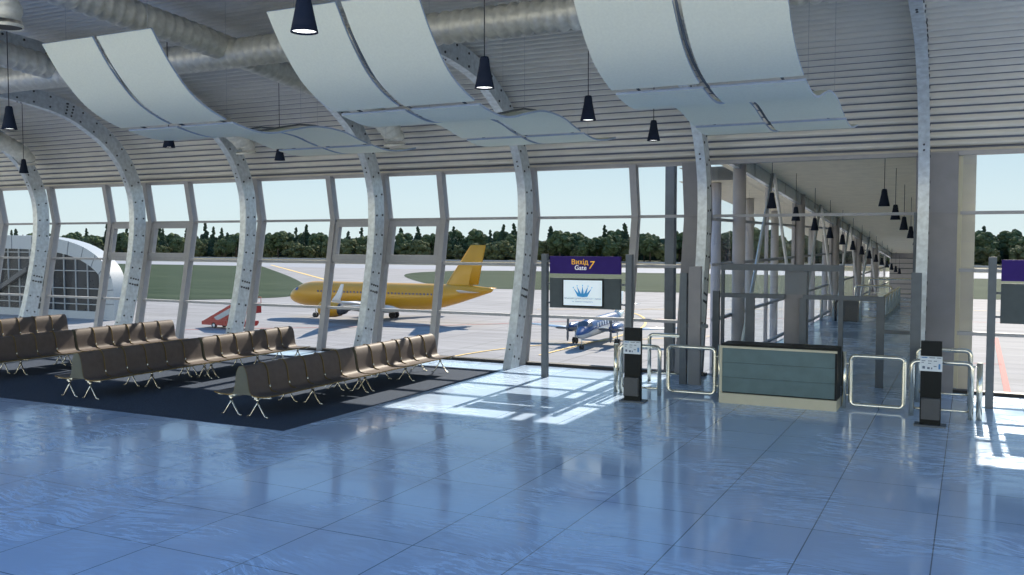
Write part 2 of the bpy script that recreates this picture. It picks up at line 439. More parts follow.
rib_names = {-33.8: 'outermost', -29.1: 'bolted pale steel arch rib at the far left edge of the hall', -24.4: 'bolted pale steel arch rib curving over the hall, second from the left', -19.7: 'bolted pale steel arch rib in front of the red boarding stairs', -15.03: 'bolted pale steel arch rib crossing the middle of the yellow airliner', -10.4: 'bolted pale steel arch rib between the yellow airliner tail and the gate sign', -5.74: 'pale steel arch rib at the left side of the gate opening', -1.05: 'pale steel arch rib at the right side of the gate opening, seen face on'}
proto = None
for x in RX[1:8]:
    if proto is None: proto = rib_mesh().build('steel_rib'); o = proto
    else: o = proto.copy(); COL.objects.link(o)
    o.location = (x, 0, 0)
    tag(o, rib_names[x], 'arch rib', 'steel arch ribs along the glazed wall')

# portal side fins following the facade
def fin(x0, x1):
    poly = [(G(z)-.12, z) for z in (0, 3.78, 5.05)] + [(G(z)+.35, z) for z in (5.05, 3.78, 0)]
    return MB().prism(poly, 'x', x0, x1, 'fin')
struct(fin(-6.28, -5.7).build('wall_portal_left')); struct(fin(-1.12, -.3).build('wall_portal_right'))
ext = MB().box(-7.22, -6.98, 23.4, 23.65, -9.3, 6, 'post'); struct(ext.build('trim_61'))

# ------------------------------------------------------------------ acoustic sails
SP = smooth_path([(0, 10.38, 6.46), (0, 10.72, 6.0), (0, 11.2, 5.55), (0, 11.8, 5.28), (0, 12.6, 5.12), (0, 13.15, 5.13), (0, 13.7, 5.25), (0, 14.4, 5.38), (0, 15.2, 5.37), (0, 15.9, 5.24), (0, 16.7, 5.14), (0, 17.3, 5.17), (0, 17.95, 5.28)], 5)
def sail_piece(x0, x1, y0, y1):
    P = [p for p in SP if y0 <= p.y <= y1]; m = MB(); vs = []; n = len(P)
    tops = []
    for i, p in enumerate(P):
        d = (P[min(i+1, n-1)]-P[max(i-1, 0)]).normalized(); nr = Vector((0, -d.z, d.y)); tops.append(p+nr*.035)
    lo = [(x, p.y, p.z) for p in P for x in (x0, x1)]; hi = [(x, p.y, p.z) for p in tops for x in (x0, x1)]
    m.add(lo, [(2*i, 2*i+1, 2*i+3, 2*i+2) for i in range(n-1)], 'sail', True)
    m.add(hi, [(2*i, 2*i+2, 2*i+3, 2*i+1) for i in range(n-1)], 'sail', True)
    for j in (0, 1):
        m.add([v for i in range(n) for v in (lo[2*i+j], hi[2*i+j])], [(2*i, 2*i+1, 2*i+3, 2*i+2) for i in range(n-1)], 'sail_edge')
    for i in (0, n-1):
        m.add([lo[2*i], lo[2*i+1], hi[2*i+1], hi[2*i]], [(0, 1, 2, 3)], 'sail_edge')
    return m
sroot = thing('ceiling_sail', '', 'acoustic panel', (0, 0, 0))
W = 1.265
for (a, b) in ((-W, -.05), (.05, W)):
    for (c, d) in ((10, 12.02), (12.06, 16.12), (16.16, 18.2)):
        sail_piece(a, b, c, d).build('panel', sroot, fix=False)
# carrying rails and hanger wires above the panels
rl = MB()
for x in (-W+.3, -.02, W-.3):
    rl.tube([(x, p.y, p.z+.075) for p in SP[4:-3:3]], .018, 'post', 6)
rl.build('rail', sroot)
hg = [( -.95, 10.6), (.95, 10.6), (-.95, 14.3), (.95, 14.3), (-.95, 17.2), (.95, 17.2)]
for (x, y) in hg:
    z = min(SP, key=lambda p: abs(p.y-y)).z
    MB().tube([(x, y, z+.05), (x, y, 8.05)], .0035, 'frame_lt', 5).build('hanger_wire', sroot)
sroot.location = (-12.69, 0, 0)
sroot['label'] = 'wavy off-white ceiling sail hanging above the benches, left of the three'
sroot['group'] = 'wavy ceiling sails'
s2 = copy_tree(sroot); s2.location = (-7.86, 0, 0); s2['label'] = 'wavy off-white ceiling sail in the middle, above the gate sign'
s3 = copy_tree(sroot); s3.location = (-3.19, 0, 0); s3['label'] = 'wavy off-white ceiling sail right of the others, above the gate opening'

# ------------------------------------------------------------------ ducts
def duct_mesh(pts, r, m=None, step=.075):
    m = m or MB()
    P = [Vector(p) for p in pts]; out = []; rr = []; cum = [0]
    for a, b in zip(P, P[1:]): cum.append(cum[-1]+(b-a).length)
    nn = int(cum[-1]/step); i = 0
    for k in range(nn+1):
        s_ = min(k*step, cum[-1]-1e-6)
        while s_ > cum[i+1]: i += 1
        t = (s_-cum[i])/(cum[i+1]-cum[i]); out.append(P[i].lerp(P[i+1], t))
        rr.append(r*(1+(-.13 if k % 3 == 0 else (.05 if k % 3 == 1 else .03))+random.uniform(-.012, .012)))
    m.tube(out, rr, 'duct', 20, caps=False)
    e = P[-1]; d = (P[-1]-P[-2]).normalized()
    m.tube([e-d*.02, e+d*.03], [r*1.08, r*1.08], 'duct', 20, caps=False)
    m.tube([e+d*.012, e+d*.015], [r*.97, r*.97], 'black', 20)  # black disc across the mouth stands in for the dark inside the duct
    return m
tag(duct_mesh([(-43.9, 14.35, 6.98), (8, 14.35, 6.98)], .28).build('ventilation_duct', fix=False), 'long silver corrugated duct running across the hall above the sails', 'duct')
bp_ = [(9, 7.45), (11, 7.32), (12.6, 7.22), (13.9, 7.12), (15.6, 6.95), (17.2, 6.78), (18.6, 6.6), (19.7, 6.33), (20.3, 6.0), (20.4, 5.72)]
def branch(x): return smooth_path([(x, y, z) for y, z in bp_], 5)
for x, lab in ((-13.65, 'silver corrugated branch duct curving down behind the left and middle sails'), (-18.75, 'silver corrugated branch duct dropping behind the left sail beside the third rib'), (-28.3, 'silver corrugated branch duct with a bent end at the far left')):
    tag(duct_mesh(branch(x), .265).build('ventilation_duct', fix=False), lab, 'duct', 'branch ducts')
tag(duct_mesh(smooth_path([(-13.95, 7.6, 7.8), (-14.0, 8.8, 7.65), (-14.02, 9.55, 7.4), (-14.05, 9.8, 7.05), (-14.05, 9.82, 6.65)], 5), .24).build('ventilation_duct', fix=False), 'silver duct elbow with open dark end in the top left corner', 'duct')

# ------------------------------------------------------------------ pendant lamps
def make_lamp(top):
    r = thing('pendant_lamp', '', 'lamp')
    MB().lathe([(.03, .40), (.05, .395), (.062, .36), (.07, .28), (.10, .13), (.128, 0), (.122, 0), (.095, .12), (.06, .3)], 'lamp', 18).build('lamp_shade', r, fix=False)
    MB().lathe([(0, .02), (.118, .02)], 'glow', 18).build('bulb_glow', r, fix=False)
    MB().tube([(0, 0, .39), (0, 0, top)], .008, 'cord', 6).build('cord', r)
    return r
lamps = [(-5.57, 6.86, 'pendant lamp in front of the middle sail, largest and nearest of all'), (-5.57, 10.38, 'pendant lamp hanging just right of the middle sail, second of its row'),
         (-5.57, 13.9, 'pendant lamp between the middle and right sails, third of its row'), (-5.57, 17.3, 'small pendant lamp under the left edge of the right sail'),
         (-15, 10.5, 'pendant lamp under the silver duct elbow at the left edge'), (-15, 14.05, 'pendant lamp half hidden behind the left sail'),
         (-15, 17.48, 'pendant lamp seen below the end of the left sail'), (-24.4, 17.48, 'small far pendant lamp at the left beside the bent duct end')]
def ceil_z(y): return min(CP, key=lambda p: abs(p.y-y)).z
L0 = make_lamp(2.6)
for i, (x, y, lab) in enumerate(lamps):
    o = L0 if i == 0 else copy_tree(L0)
    o.location = (x-.01, y, 5.12); o['label'] = 'dark navy ' + lab; o['group'] = 'pendant lamps in the hall'

# ------------------------------------------------------------------ benches
def seat_prof():
    P = smooth_path([(.67, 0, .425), (.55, 0, .405), (.40, 0, .395), (.27, 0, .405), (.20, 0, .45), (.17, 0, .55), (.15, 0, .68), (.125, 0, .80), (.07, 0, .90), (0, 0, .925)], 4)
    return P
def seat_mesh(side, y0, y1):
    P = seat_prof(); n = len(P); T = .022; m = MB(); q = []
    for i, p in enumerate(P):
        d = (P[min(i+1, n-1)]-P[max(i-1, 0)]).normalized(); nr = Vector((-d.z, 0, d.x)); q.append(p+nr*T)
    def add(pp, a, b, mt):
        m.add([(side*p.x, y, p.z) for p in pp for y in (a, b)], [(2*i, 2*i+1, 2*i+3, 2*i+2) for i in range(n-1)], mt, True)
    g = .012
    add(P, y0+g, y1-g, 'seat'); add(q, y0+g, y1-g, 'seat')
    for y in (y0+g, y1-g):
        m.add([v for a, b in zip(P, q) for v in ((side*a.x, y, a.z), (side*b.x, y, b.z))], [(2*i, 2*i+1, 2*i+3, 2*i+2) for i in range(n-1)], 'brass')
    m.add([(side*P[0].x, y0+g, P[0].z), (side*P[0].x, y1-g, P[0].z), (side*q[0].x, y1-g, q[0].z), (side*q[0].x, y0+g, q[0].z)], [(0, 1, 2, 3)], 'brass')
    return m
def strap(side, y):
    P = seat_prof()[10:]; m = MB()
    m.tube([(side*(p.x+.012), y, p.z+.006) for p in P], .010, 'brass', 6)
    m.tube([(side*.205, y, .47), (side*.19, y, .53)], .017, 'chrome', 6)
    return m
def make_bench():
    r = thing('waiting_bench', '', 'bench')
    sp = 3.22/6
    for side in (1, -1):
        for k in range(6): seat_mesh(side, k*sp, (k+1)*sp).build('seat', r, fix=False)
        for k in range(1, 6): strap(side, k*sp).build('edge_strip', r)
        MB().box(side*.30-.03, side*.30+.03, .03, 3.19, .33, .37, 'chrome').build('beam', r)
        for y in (.07, 1.62, 3.14):
            cx = side*.31; m = MB()
            m.tube([(cx, y, .36), (cx, y, .27)], .028, 'chrome', 8)
            for s2_ in (-1, 1):
                m.tube([(cx, y, .28), (cx+s2_*.165, y, .03), (cx+s2_*.24, y, .014)], .014, 'chrome', 8)
            m.build('leg', r)
            MB().box(min(side*.2, side*.62), max(side*.2, side*.62), y-.02, y+.02, .365, .395, 'chrome').build('seat_bracket', r)
    for y in (.004, 3.2):
        P = seat_prof(); pts = [(p.x-.01, p.z-.005) for p in P if p.z > .41 and p.x < .3]
        poly = [(x, z) for x, z in pts] + [(-x, z) for x, z in pts[::-1]]
        MB().prism(poly, 'y', y, y+.015, 'endpanel').build('end_panel', r)
    return r
B0 = make_bench()
bl = [(-11.73, 'right-hand row, nearest the gate'), (-16.08, 'second row from the front'), (-20.4, 'third row from the front'), (-24.9, 'fourth row at the far left')]
first = True
for x, d in bl:
    for y, e in ((12.55, 'near half of the '), (15.83, 'window-side half of the ')):
        o = B0 if first else copy_tree(B0); first = False
        o.location = (x, y, .008)
        o['label'] = 'double-sided brown leather waiting bench, ' + e + d; o['group'] = 'rows of waiting benches'

# ------------------------------------------------------------------ gate sign
def text(name, s, size, mt, parent, loc, ext=.004, shear=0, bold=.0, align='CENTER'):
    cu = bpy.data.curves.new(name, 'FONT'); cu.body = s; cu.size = size; cu.extrude = ext; cu.align_x = align; cu.shear = shear; cu.offset = bold
    cu.materials.append(M[mt]); t_ = bpy.data.objects.new('tmp', cu); COL.objects.link(t_); bpy.context.view_layer.update()
    me = bpy.data.meshes.new_from_object(t_.evaluated_get(bpy.context.evaluated_depsgraph_get())); bpy.data.objects.remove(t_)
    o = bpy.data.objects.new(name, me); COL.objects.link(o); o.parent = parent
    o.location = loc; o.rotation_euler = (PI/2, 0, 0); return o
g = thing('gate_sign', 'purple and grey gate seven sign with crown screen between two posts', 'sign', (0, 19.47, 0))
MB().box(-8.94, -8.81, -.07, .07, 0, 2.88, 'post').build('post', g); MB().box(-6.88, -6.74, -.07, .07, 0, 2.88, 'post').build('post', g)
hp = MB().box(-8.74, -7.01, -.035, .035, 2.43, 2.83, 'purple').build('header_panel', g)
text('lettering', 'Вихід', .16, 'yellow_t', hp, (-7.99, -.04, 2.645)); text('lettering', 'Gate', .15, 'white_t', hp, (-7.97, -.04, 2.52))
text('lettering', '7', .25, 'yellow_t', hp, (-7.72, -.04, 2.55), shear=.25)
lp = MB().box(-8.74, -7.01, -.035, .035, 1.64, 2.33, 'signgrey').build('lower_panel', g)
for z in (1.75, 2.2, 2.7):
    for a, b in ((-8.81, -8.74), (-7.01, -6.88)): MB().box(a, b, -.02, .02, z-.02, z+.02, 'post').build('bracket', g)
sc = MB().box(-8.40, -7.41, -.07, -.036, 1.68, 2.31, 'black').build('screen_frame', g)
MB().box(-8.375, -7.435, -.074, -.070, 1.71, 2.285, 'screen').build('screen', sc)
# crown emblem: five drops on a curved band
cr = MB(); cx, cz = -7.905, 2.0
M['crown'] = mat('crown blue', (.03, .33, .72), .5)
for a, ln in ((-1.0, .22), (-.52, .2), (0, .2), (.52, .2), (1.0, .22)):
    bx, bz = cx+math.sin(a)*.10, cz-.03; tx, tz = cx+math.sin(a)*.27, cz+.05+math.cos(a)*.11
    w = .042
    cr.add([(bx-w, -.077, bz-.04), (bx+w, -.077, bz-.04), (tx, -.077, tz)], [(0, 1, 2)], 'crown')
    cr.add([(tx+.013*math.cos(t), -.077, tz+.012+.013*math.sin(t)) for t in [j*PI/4 for j in range(8)]], [tuple(range(8))], 'crown')
cr.add([(cx+x, -.0775, z) for x, z in ((-.15, cz-.03), (0, cz-.05), (.15, cz-.03), (.12, cz-.085), (0, cz-.10), (-.12, cz-.085))], [(0, 1, 2, 3, 4, 5)], 'crown')
cr.build('crown_emblem', sc, fix=False)
text('lettering', 'МІЖНАРОДНИЙ АЕРОПОРТ ЛЬВІВ', .052, 'greytext', sc, (-7.905, -.078, 1.85), .001)
text('lettering', 'ім. Данила Галицького', .046, 'greytext', sc, (-7.905, -.078, 1.785), .001)
g2 = thing('gate_sign', 'purple and grey sign cut by the right edge, on grey posts', 'sign', (0, 19.6, 0))
MB().box(.28, .42, -.07, .07, 0, 2.88, 'post').build('post', g2); MB().box(2.35, 2.49, -.07, .07, 0, 2.88, 'post').build('post', g2)
MB().box(.5, 2.25, -.035, .035, 2.43, 2.83, 'purple').build('header_panel', g2); MB().box(.5, 2.25, -.035, .035, 1.63, 2.38, 'signgrey').build('lower_panel', g2)
for z in (1.75, 2.2, 2.7):
    for a, b in ((.42, .5), (2.25, 2.35)): MB().box(a, b, -.02, .02, z-.02, z+.02, 'post').build('bracket', g2)

# ------------------------------------------------------------------ kiosks
def make_kiosk():
    r = thing('boarding_pass_kiosk', '', 'kiosk')
    MB().box(-.165, .165, -.05, .07, .03, 1.47, 'black').build('body', r)
    MB().box(-.25, .25, -.12, .20, 0, .03, 'post').build('base', r)
    MB().box(-.14, .15, -.16, -.05, .14, .50, 'dkgrey').build('card_box', r)
    lb = MB().box(-.175, .175, -.075, -.05, .96, 1.215, 'label').build('notice_panel', r)
    k = MB()
    for (a, b, z, h, mt) in ((-.15, -.06, 1.185, .016, 'inkblue'), (-.03, .06, 1.185, .012, 'ink'), (.09, .155, 1.185, .012, 'ink'), (-.15, -.09, 1.13, .012, 'ink'), (-.05, .01, 1.13, .012, 'ink'), (.04, .09, 1.13, .012, 'ink'), (-.15, -.11, 1.10, .01, 'ink'), (-.05, 0, 1.09, .01, 'ink'),
                           (-.135, -.095, 1.0, .045, 'ink'), (-.06, -.02, .995, .035, 'ink'), (.0, .02, .995, .03, 'ink'), (.04, .085, 1.04, .014, 'ink'), (.115, .145, 1.0, .09, 'inkblue')):
        k.box(a, b, -.078, -.074, z, z+h, mt)
    k.build('printed_marks', lb)
    return r
k1 = make_kiosk(); k1.location = (-5.95, 17.25, 0); k1['label'] = 'slim black kiosk with a white notice, left of the gate counter'; k1['group'] = 'kiosks'
k2 = copy_tree(k1); k2.location = (-.585, 17.25, 0); k2['label'] = 'slim black kiosk with a white notice, right of the gate counter'

# ------------------------------------------------------------------ gate counter
d = thing('gate_counter', 'long teal panelled gate counter with cream plinth and black top', 'counter', (0, 0, 0))
x0, x1, y0 = -4.40, -2.20, 17.92
MB().box(x0, x1, y0, y0+.62, 0, .20, 'cream').build('plinth', d)
for k in range(3):
    MB().box(x0+.05, x1-.04, y0+.03, y0+.06, .225+k*.29, .225+k*.29+.285, 'deskpanel').build('front_panel', d)
MB().box(x0+.02, x1-.02, y0+.06, y0+.6, .20, 1.10, 'black').build('body', d)
MB().box(x0, x0+.05, y0+.01, y0+.6, .2, 1.12, 'cream').build('side_panel', d); MB().box(x1-.04, x1, y0+.02, y0+.6, .2, 1.12, 'black').build('side_panel', d)
MB().box(x0, x1, y0, y0+.05, 1.09, 1.13, 'cream').build('trim_strip', d)
MB().box(x0+.03, x1, y0+.05, y0+.62, 1.10, 1.17, 'black').build('top', d)

# ------------------------------------------------------------------ chrome barriers
def rrect(xa, xb, za, zb, r, y, n=5):
    P = []
    for (cx, cz, a0) in ((xb-r, zb-r, 0), (xa+r, zb-r, PI/2), (xa+r, za+r, PI), (xb-r, za+r, 3*PI/2)):
        for k in range(n+1):
            a = a0+PI/2*k/n; P.append((cx+r*math.cos(a), y, cz+r*math.sin(a)))
    P.append(P[0]); return P
def swing_gate(x0, x1, y, lab, postx):
    r = thing('swing_gate', lab, 'gate', (0, y, 0))
    MB().tube(rrect(x0, x1, .07, 1.0, .09, 0), .042, 'chrome', 10, caps=False).build('frame', r)
    MB().tube([(postx, -.05, 0), (postx, -.05, 1.08)], .045, 'chrome', 12).build('post', r)
    h = postx + (.12 if postx < x0 else -.12)
    MB().tube([(postx, -.05, .25), (x0+.02 if postx < x0 else x1-.02, 0, .25)], .02, 'chrome', 8).build('hinge', r)
    MB().tube([(postx, -.05, .85), (x0+.02 if postx < x0 else x1-.02, 0, .85)], .02, 'chrome', 8).build('hinge', r)
    MB().add([(x0+.03, 0, .1), (x1-.03, 0, .1), (x1-.03, 0, .97), (x0+.03, 0, .97)], [(0, 1, 2, 3)], 'glass2').build('pane', r, fix=False)
    return r
swing_gate(-5.60, -4.62, 18.45, 'chrome framed swing gate left of the gate counter', -4.50)
swing_gate(-2.02, -1.08, 18.45, 'chrome framed swing gate right of the gate counter', -2.13)
def rail(x0, x1, y0, y1, lab, s):
    # s=+1: outer post at x0 (left set), s=-1 outer at x1 (right set)
    r = thing('queue_rail', lab, 'rail')
    def U(name, xa, xb, y, h, lo):
        q = .09
        pts = [(xa, y, 0), (xa, y, h-q)] + [(xa+q-q*math.cos(t), y, h-q+q*math.sin(t)) for t in (PI/6, PI/3, PI/2)] + [(xb-q+q*math.cos(t), y, h-q+q*math.sin(t)) for t in (PI/2, PI/3, PI/6)] + [(xb, y, h-q), (xb, y, 0)]
        MB().tube(pts, .044, 'chrome', 10).build(name, r)
        MB().tube([(xa, y, lo), (xb, y, lo)], .022, 'chrome', 8).build('lower_rail', r)
    U('front_loop', x0, x1, y0, 1.0, .14); U('rear_loop', x0+.02, x1-.02, y1, 1.06, .2)
    xo = x0-.13 if s > 0 else x1+.13
    MB().tube([(xo, y0+.05, 0), (xo, y0+.05, 1.02)], .05, 'chrome', 12).build('end_post', r)
    MB().tube([(xo, y0+.05, .95), (xo+s*.13, y0, .95)], .02, 'chrome', 8).build('link', r)
    return r
rail(-6.53, -5.70, 18.18, 20.0, 'chrome queue rails beside the left kiosk', 1)
rail(-.93, .04, 18.18, 19.75, 'chrome queue rails beside the right kiosk', -1)

# ------------------------------------------------------------------ vestibule framing (door_1)
v = sempty('door_1')
Y = 21.2
def post(x0, x1, z1, y=Y, d_=.1, m='post'): MB().box(x0, x1, y, y+d_, 0, z1, m).build('post', v)
def beam(x0, x1, z0, z1, y=Y, d_=.1, m='post'): MB().box(x0, x1, y-.012, y+d_+.012, z0, z1, m).build('beam', v)
post(-5.19, -5.12, 2.64); post(-5.38, -5.23, 2.02); post(-2.6, -2.5, 2.6); post(-1.82, -1.66, 1.98); post(-4.62, -4.42, 1.9, Y, .08); post(-3.42, -3.28, 1.9, Y-.02)
post(-3.78, -3.3, 2.5, Y+.15, .35, 'fin'); post(-1.12, -1.0, 3.78, Y)
beam(-5.19, -2.5, 2.51, 2.65, Y-.03); beam(-5.2, -3.75, 1.88, 1.98); beam(-3.35, -1.66, 1.88, 1.98); beam(-1.7, -1.05, 1.19, 1.26)
for a, b, z in ((-5.12, -4.6, 1.88), (-4.42, -3.78, 1.88), (-3.28, -2.6, 1.88), (-2.5, -1.82, 1.88), (-1.66, -1.12, 1.19), (-5.12, -2.6, 2.51)):
    lo = 0.02 if z < 2 else 1.98
    MB().add([(a, Y+.05, lo), (b, Y+.05, lo), (b, Y+.05, z), (a, Y+.05, z)], [(0, 1, 2, 3)], 'glass2').build('pane', v, fix=False)
v2 = sempty('door_2')
for (a, b, z) in ((-5.77, -5.62, 2.47), (-5.57, -5.31, 2.62), (-1.07, -.88, 2.55)):
    MB().box(a, b, 19.85, 19.98, 0, z, 'post' if z < 2.6 else 'fin').build('post', v2)
MB().box(-5.62, -5.15, 19.88, 19.94, 1.27, 1.35, 'post').build('beam', v2)

# ------------------------------------------------------------------ corridor
def cz(y): return 5.5-.063*(y-22)
Y1 = 74
cc = MB()
cc.add([(-5.35, 22, cz(22)), (-.3, 22, cz(22)), (-.3, Y1, cz(Y1)), (-5.35, Y1, cz(Y1))], [(0, 1, 2, 3)], 'corceil')
cc.add([(-8.6, 29.3, cz(29.3)+.06), (-6.4, 29.3, cz(29.3)+.06), (-6.4, 22.2, cz(22)+.06), (-5.4, 22.2, cz(22)+.06), (-5.4, Y1, cz(Y1)+.06), (-8.6, Y1, cz(Y1)+.06)], [(0, 1, 2, 3, 4, 5)], 'corceil')
cc.add([(-8.6, 29.3, cz(29.3)+.5), (-6.4, 29.3, cz(29.3)+.5), (-6.4, 22.0, cz(22)+.5), (-.25, 22.0, cz(22)+.5), (-.25, Y1+1, cz(Y1)+.5), (-8.6, Y1+1, cz(Y1)+.5), ], [(0, 1, 2, 3, 4, 5)], 'roofext')
struct(cc.build('ceiling_corridor', fix=False))
bm_ = MB(); poly = [(22.1, cz(22)-.36), (Y1, cz(Y1)-.36), (Y1, cz(Y1)+.3), (22.1, cz(22)+.3)]
bm_.prism(poly, 'x', -5.5, -5.36, 'silver'); y = 23.2
while y < 70: bm_.box(-5.35, -5.34, y, y+.03, cz(y)-.36, cz(y), 'post'); y += 2.3
struct(bm_.build('trim_62'))
struct(MB().prism([(22, -.5), (Y1, -4), (Y1, cz(Y1)+.4), (22, cz(22)+.4)], 'x', -.33, -.22, 'cream').build('wall_corridor_right'))
pp = MB().box(-.3, .04, 22.25, 22.7, -9.3, 5.3, 'beige')
z = -.2
while z < 5.2: pp.box(-.305, .045, 22.24, 22.25, z, z+.012, 'corcol'); z += .42
struct(pp.build('trim_63'))
ew = MB().box(-5.5, -.3, Y1, Y1+.2, -6, 3, 'corcol')
z = -3.5
while z < 2: ew.box(-5.5, -.3, Y1-.05, Y1, z, z+.05, 'post'); z += .38
struct(ew.build('wall_corridor_end'))
struct(MB().box(-5.5, -.3, 56.2, Y1, -3, -2.6, 'floor').build('floor_corridor_lower'))
# columns beside the corridor
c0 = None; k = 0
labs = ['nearest', 'second', 'third', 'fourth', 'fifth']
def col_obj(x, y, r, z1, lab, zb=-9.3, grp=None):
    o = MB().tube([(x, y, zb), (x, y, z1)], r, 'corcol', 20).build('round_column'); return tag(o, lab, 'column', grp)
for i, y in enumerate((24.0, 33.4, 42.8, 52.2, 61.6)):
    col_obj(-5.42, y, .165, cz(y)-.0, 'round pale grey column in the corridor side wall, %s from the gate' % labs[i], grp='columns along the corridor glazing')
for i, y in enumerate((29.9, 34.9, 39.9, 44.9, 49.9, 54.9)):
    col_obj(-7.5, y, .16, cz(y)+.05, 'slim round outer column under the corridor eave, %s from the gate' % (labs+['sixth'])[i], grp='outer columns under the corridor eave')
for i, y in enumerate((27.0, 36.3, 45.5, 54.8)):
    o = MB().tube([(-5.16, y, cz(y)-.1), (-5.16, y-4.1, 0)], .05, 'silver', 8).tube([(-5.14, y+.1, cz(y)-.1), (-5.14, y+4.4, 0)], .05, 'white', 8).build('diagonal_brace')
    tag(o, 'pair of slanting white tube braces in the corridor wall, %s from the gate' % labs[i], 'brace', 'slanted braces along the corridor')
cw = sempty('window_40'); f = MB()
for z in (.06, 1.25, 2.6, 3.7):
    ym = min(Y1, 22+(5-z)/.063)
    f.box(-5.66, -5.56, 22.2, ym, z-.035, z+.035, 'frame_lt')
y = 28.5
while y < Y1: f.box(-5.66, -5.56, y, y+.1, -.3, cz(y)-.3, 'corcol'); y += 4.7
f.build('window_frame', cw)
MB().add([(-5.62, 22.2, 0), (-5.62, Y1, -2), (-5.62, Y1, cz(Y1)), (-5.62, 22.2, cz(22))], [(0, 1, 2, 3)], 'glass').build('pane', cw, fix=False)
# corridor lamps
ordn = ['first', 'second', 'third', 'fourth', 'fifth', 'sixth', 'seventh', 'eighth', 'ninth', 'tenth', 'eleventh', 'twelfth', 'thirteenth', 'fourteenth']
L1 = None
for i in range(14):
    y = 23.85+3.62*i if False else 23.85+3.52*i+.05*i
    if L1 is None: L1 = make_lamp(1.36); o = L1
    else: o = copy_tree(L1)
    o.location = (-4.57, y, 4.0-.0688*(y-23.85)); o['group'] = 'pendant lamps in the corridor'; o['label'] = 'dark cone pendant lamp in the left corridor row, %s from the gate' % ordn[i]
for i in range(6):
    y = 22.95+3.5*i; o = copy_tree(L1); o.location = (-1.85, y, 3.98-.0688*(y-22.95)); o['group'] = 'pendant lamps in the corridor'
    o['label'] = 'dark cone pendant lamp in the right corridor row, %s from the gate' % ordn[i]
# second gate inside the corridor
def simple_U(name, x0, x1, y, lab, h=1.0, axis='x', grp=None):
    q = .1
    pts = [(0, 0), (0, h-q), (.03, h-.03), (q, h)] ; w = x1-x0
    pts = pts + [(w-a, b) for a, b in pts[::-1]]
    P = [((x0+a, y, b) if axis == 'x' else (y, x0+a, b)) for a, b in pts]
    o = MB().tube(P, .055, 'chrome', 8).tube([((x0, y, .2) if axis == 'x' else (y, x0, .2)), ((x1, y, .2) if axis == 'x' else (y, x1, .2))], .025, 'chrome', 8).build(name)
    return tag(o, lab, 'rail', grp)
simple_U('queue_rail', -5.3, -4.85, 38, 'small steel rail inside the corridor, left of its grey counter')
simple_U('queue_rail', -3.85, -3.2, 38, 'small steel rail inside the corridor, right of its grey counter')
cd = thing('corridor_counter', 'small grey counter with a dark arch panel inside the corridor', 'counter', (0, 38.1, 0))
MB().box(-4.5, -3.95, 0, .5, 0, .82, 'dkgrey').build('body', cd)
MB().tube([(-4.78, .1, 0), (-4.78, .1, .7), (-4.7, .1, .9), (-4.6, .1, .9), (-4.55, .1, .75), (-4.55, .1, 0)], .05, 'lamp', 8).build('arch', cd)
for i in range(6):
    simple_U('queue_rail', 36.3+i*1.7, 37.85+i*1.7, -3.0, 'steel rail panel in the corridor barrier line, %s from the gate' % ordn[i], 1.0, 'y', 'rail panels in the corridor')
simple_U('queue_rail', -5.0, -3.4, 47, 'steel rail crossing the left side of the corridor behind the barrier line')
simple_U('guard_rail', -5.2, -2.85, 56, 'left guard rail across the far end of the corridor floor')
simple_U('guard_rail', -2.8, -.4, 56, 'right guard rail across the far end of the corridor floor')

# ------------------------------------------------------------------ airfield
ZA = -9.3
def sheet(name, poly, z, m, label=None, cat=None, kind='structure'):
    o = MB().add([(x, y, z) for x, y in poly], [tuple(range(len(poly)))], m).build(name, fix=False)
    tag(o, label, cat, None, kind); return o
sheet('ground', [(-1500, -900), (900, -900), (900, 1200), (-1500, 1200)], ZA-.1, 'farfield')
sheet('ground_verge', [(-1500, 452), (500, 452), (500, 500), (-1500, 500)], ZA+.02, 'drygrass')
sheet('ground_apron', [(-1500, -900), (500, -900), (500, 336), (-1500, 336)], ZA, 'apron')
sheet('ground_runway', [(-1500, 335), (500, 335), (500, 392), (-1500, 392)], ZA+.02, 'runway')
sheet('ground_taxiway', [(-1500, 388), (500, 388), (500, 394), (-1500, 394)], ZA+.04, 'apron')
def sm2(pts, n=5): return [(p.x, p.y) for p in smooth_path([(x, y, 0) for x, y in pts], n)]
tag(sheet('grass', [(-900, 95), (-175, 119.5)] + sm2([(-145.7, 141), (-138.7, 148.4), (-134.7, 158), (-141, 172), (-154.7, 190.5), (-206, 244.6), (-304, 340)]) + [(-900, 340)], ZA+.05, 'grass'), kind='stuff', label='mown green grass field left of the yellow airliner', cat='grass')
tag(sheet('grass', sm2([(-188, 321), (-190, 296), (-171.4, 262), (-129.3, 214.8), (-107.7, 208.5), (-69, 212)]) + [(60, 222), (300, 230), (400, 325)] + sm2([(12, 333), (-109, 335), (-163, 333), (-186, 325)]), ZA+.05, 'grass'), kind='stuff', label='mown green grass island beyond the airliner tail and gate sign', cat='grass')
def stripe(name, pts, w, m, lab):
    mb = MB(); P = [Vector((x, y, 0)) for x, y in pts]
    L_ = []; R_ = []
    for i, p in enumerate(P):
        d = (P[min(i+1, len(P)-1)]-P[max(i-1, 0)]).normalized(); n = Vector((-d.y, d.x, 0))*w/2
        L_.append((p.x+n.x, p.y+n.y, ZA+.06)); R_.append((p.x-n.x, p.y-n.y, ZA+.06))
    mb.add([v for a, b in zip(L_, R_) for v in (a, b)], [(2*i, 2*i+1, 2*i+3, 2*i+2) for i in range(len(P)-1)], m)
    return tag(mb.build(name, fix=False), lab, 'marking')
stripe('taxi_line', [(-314, 358), (-175, 226), (-152, 203), (-120, 185)], 1.1, 'yelline', 'yellow taxi line running from the runway behind the airliner nose')
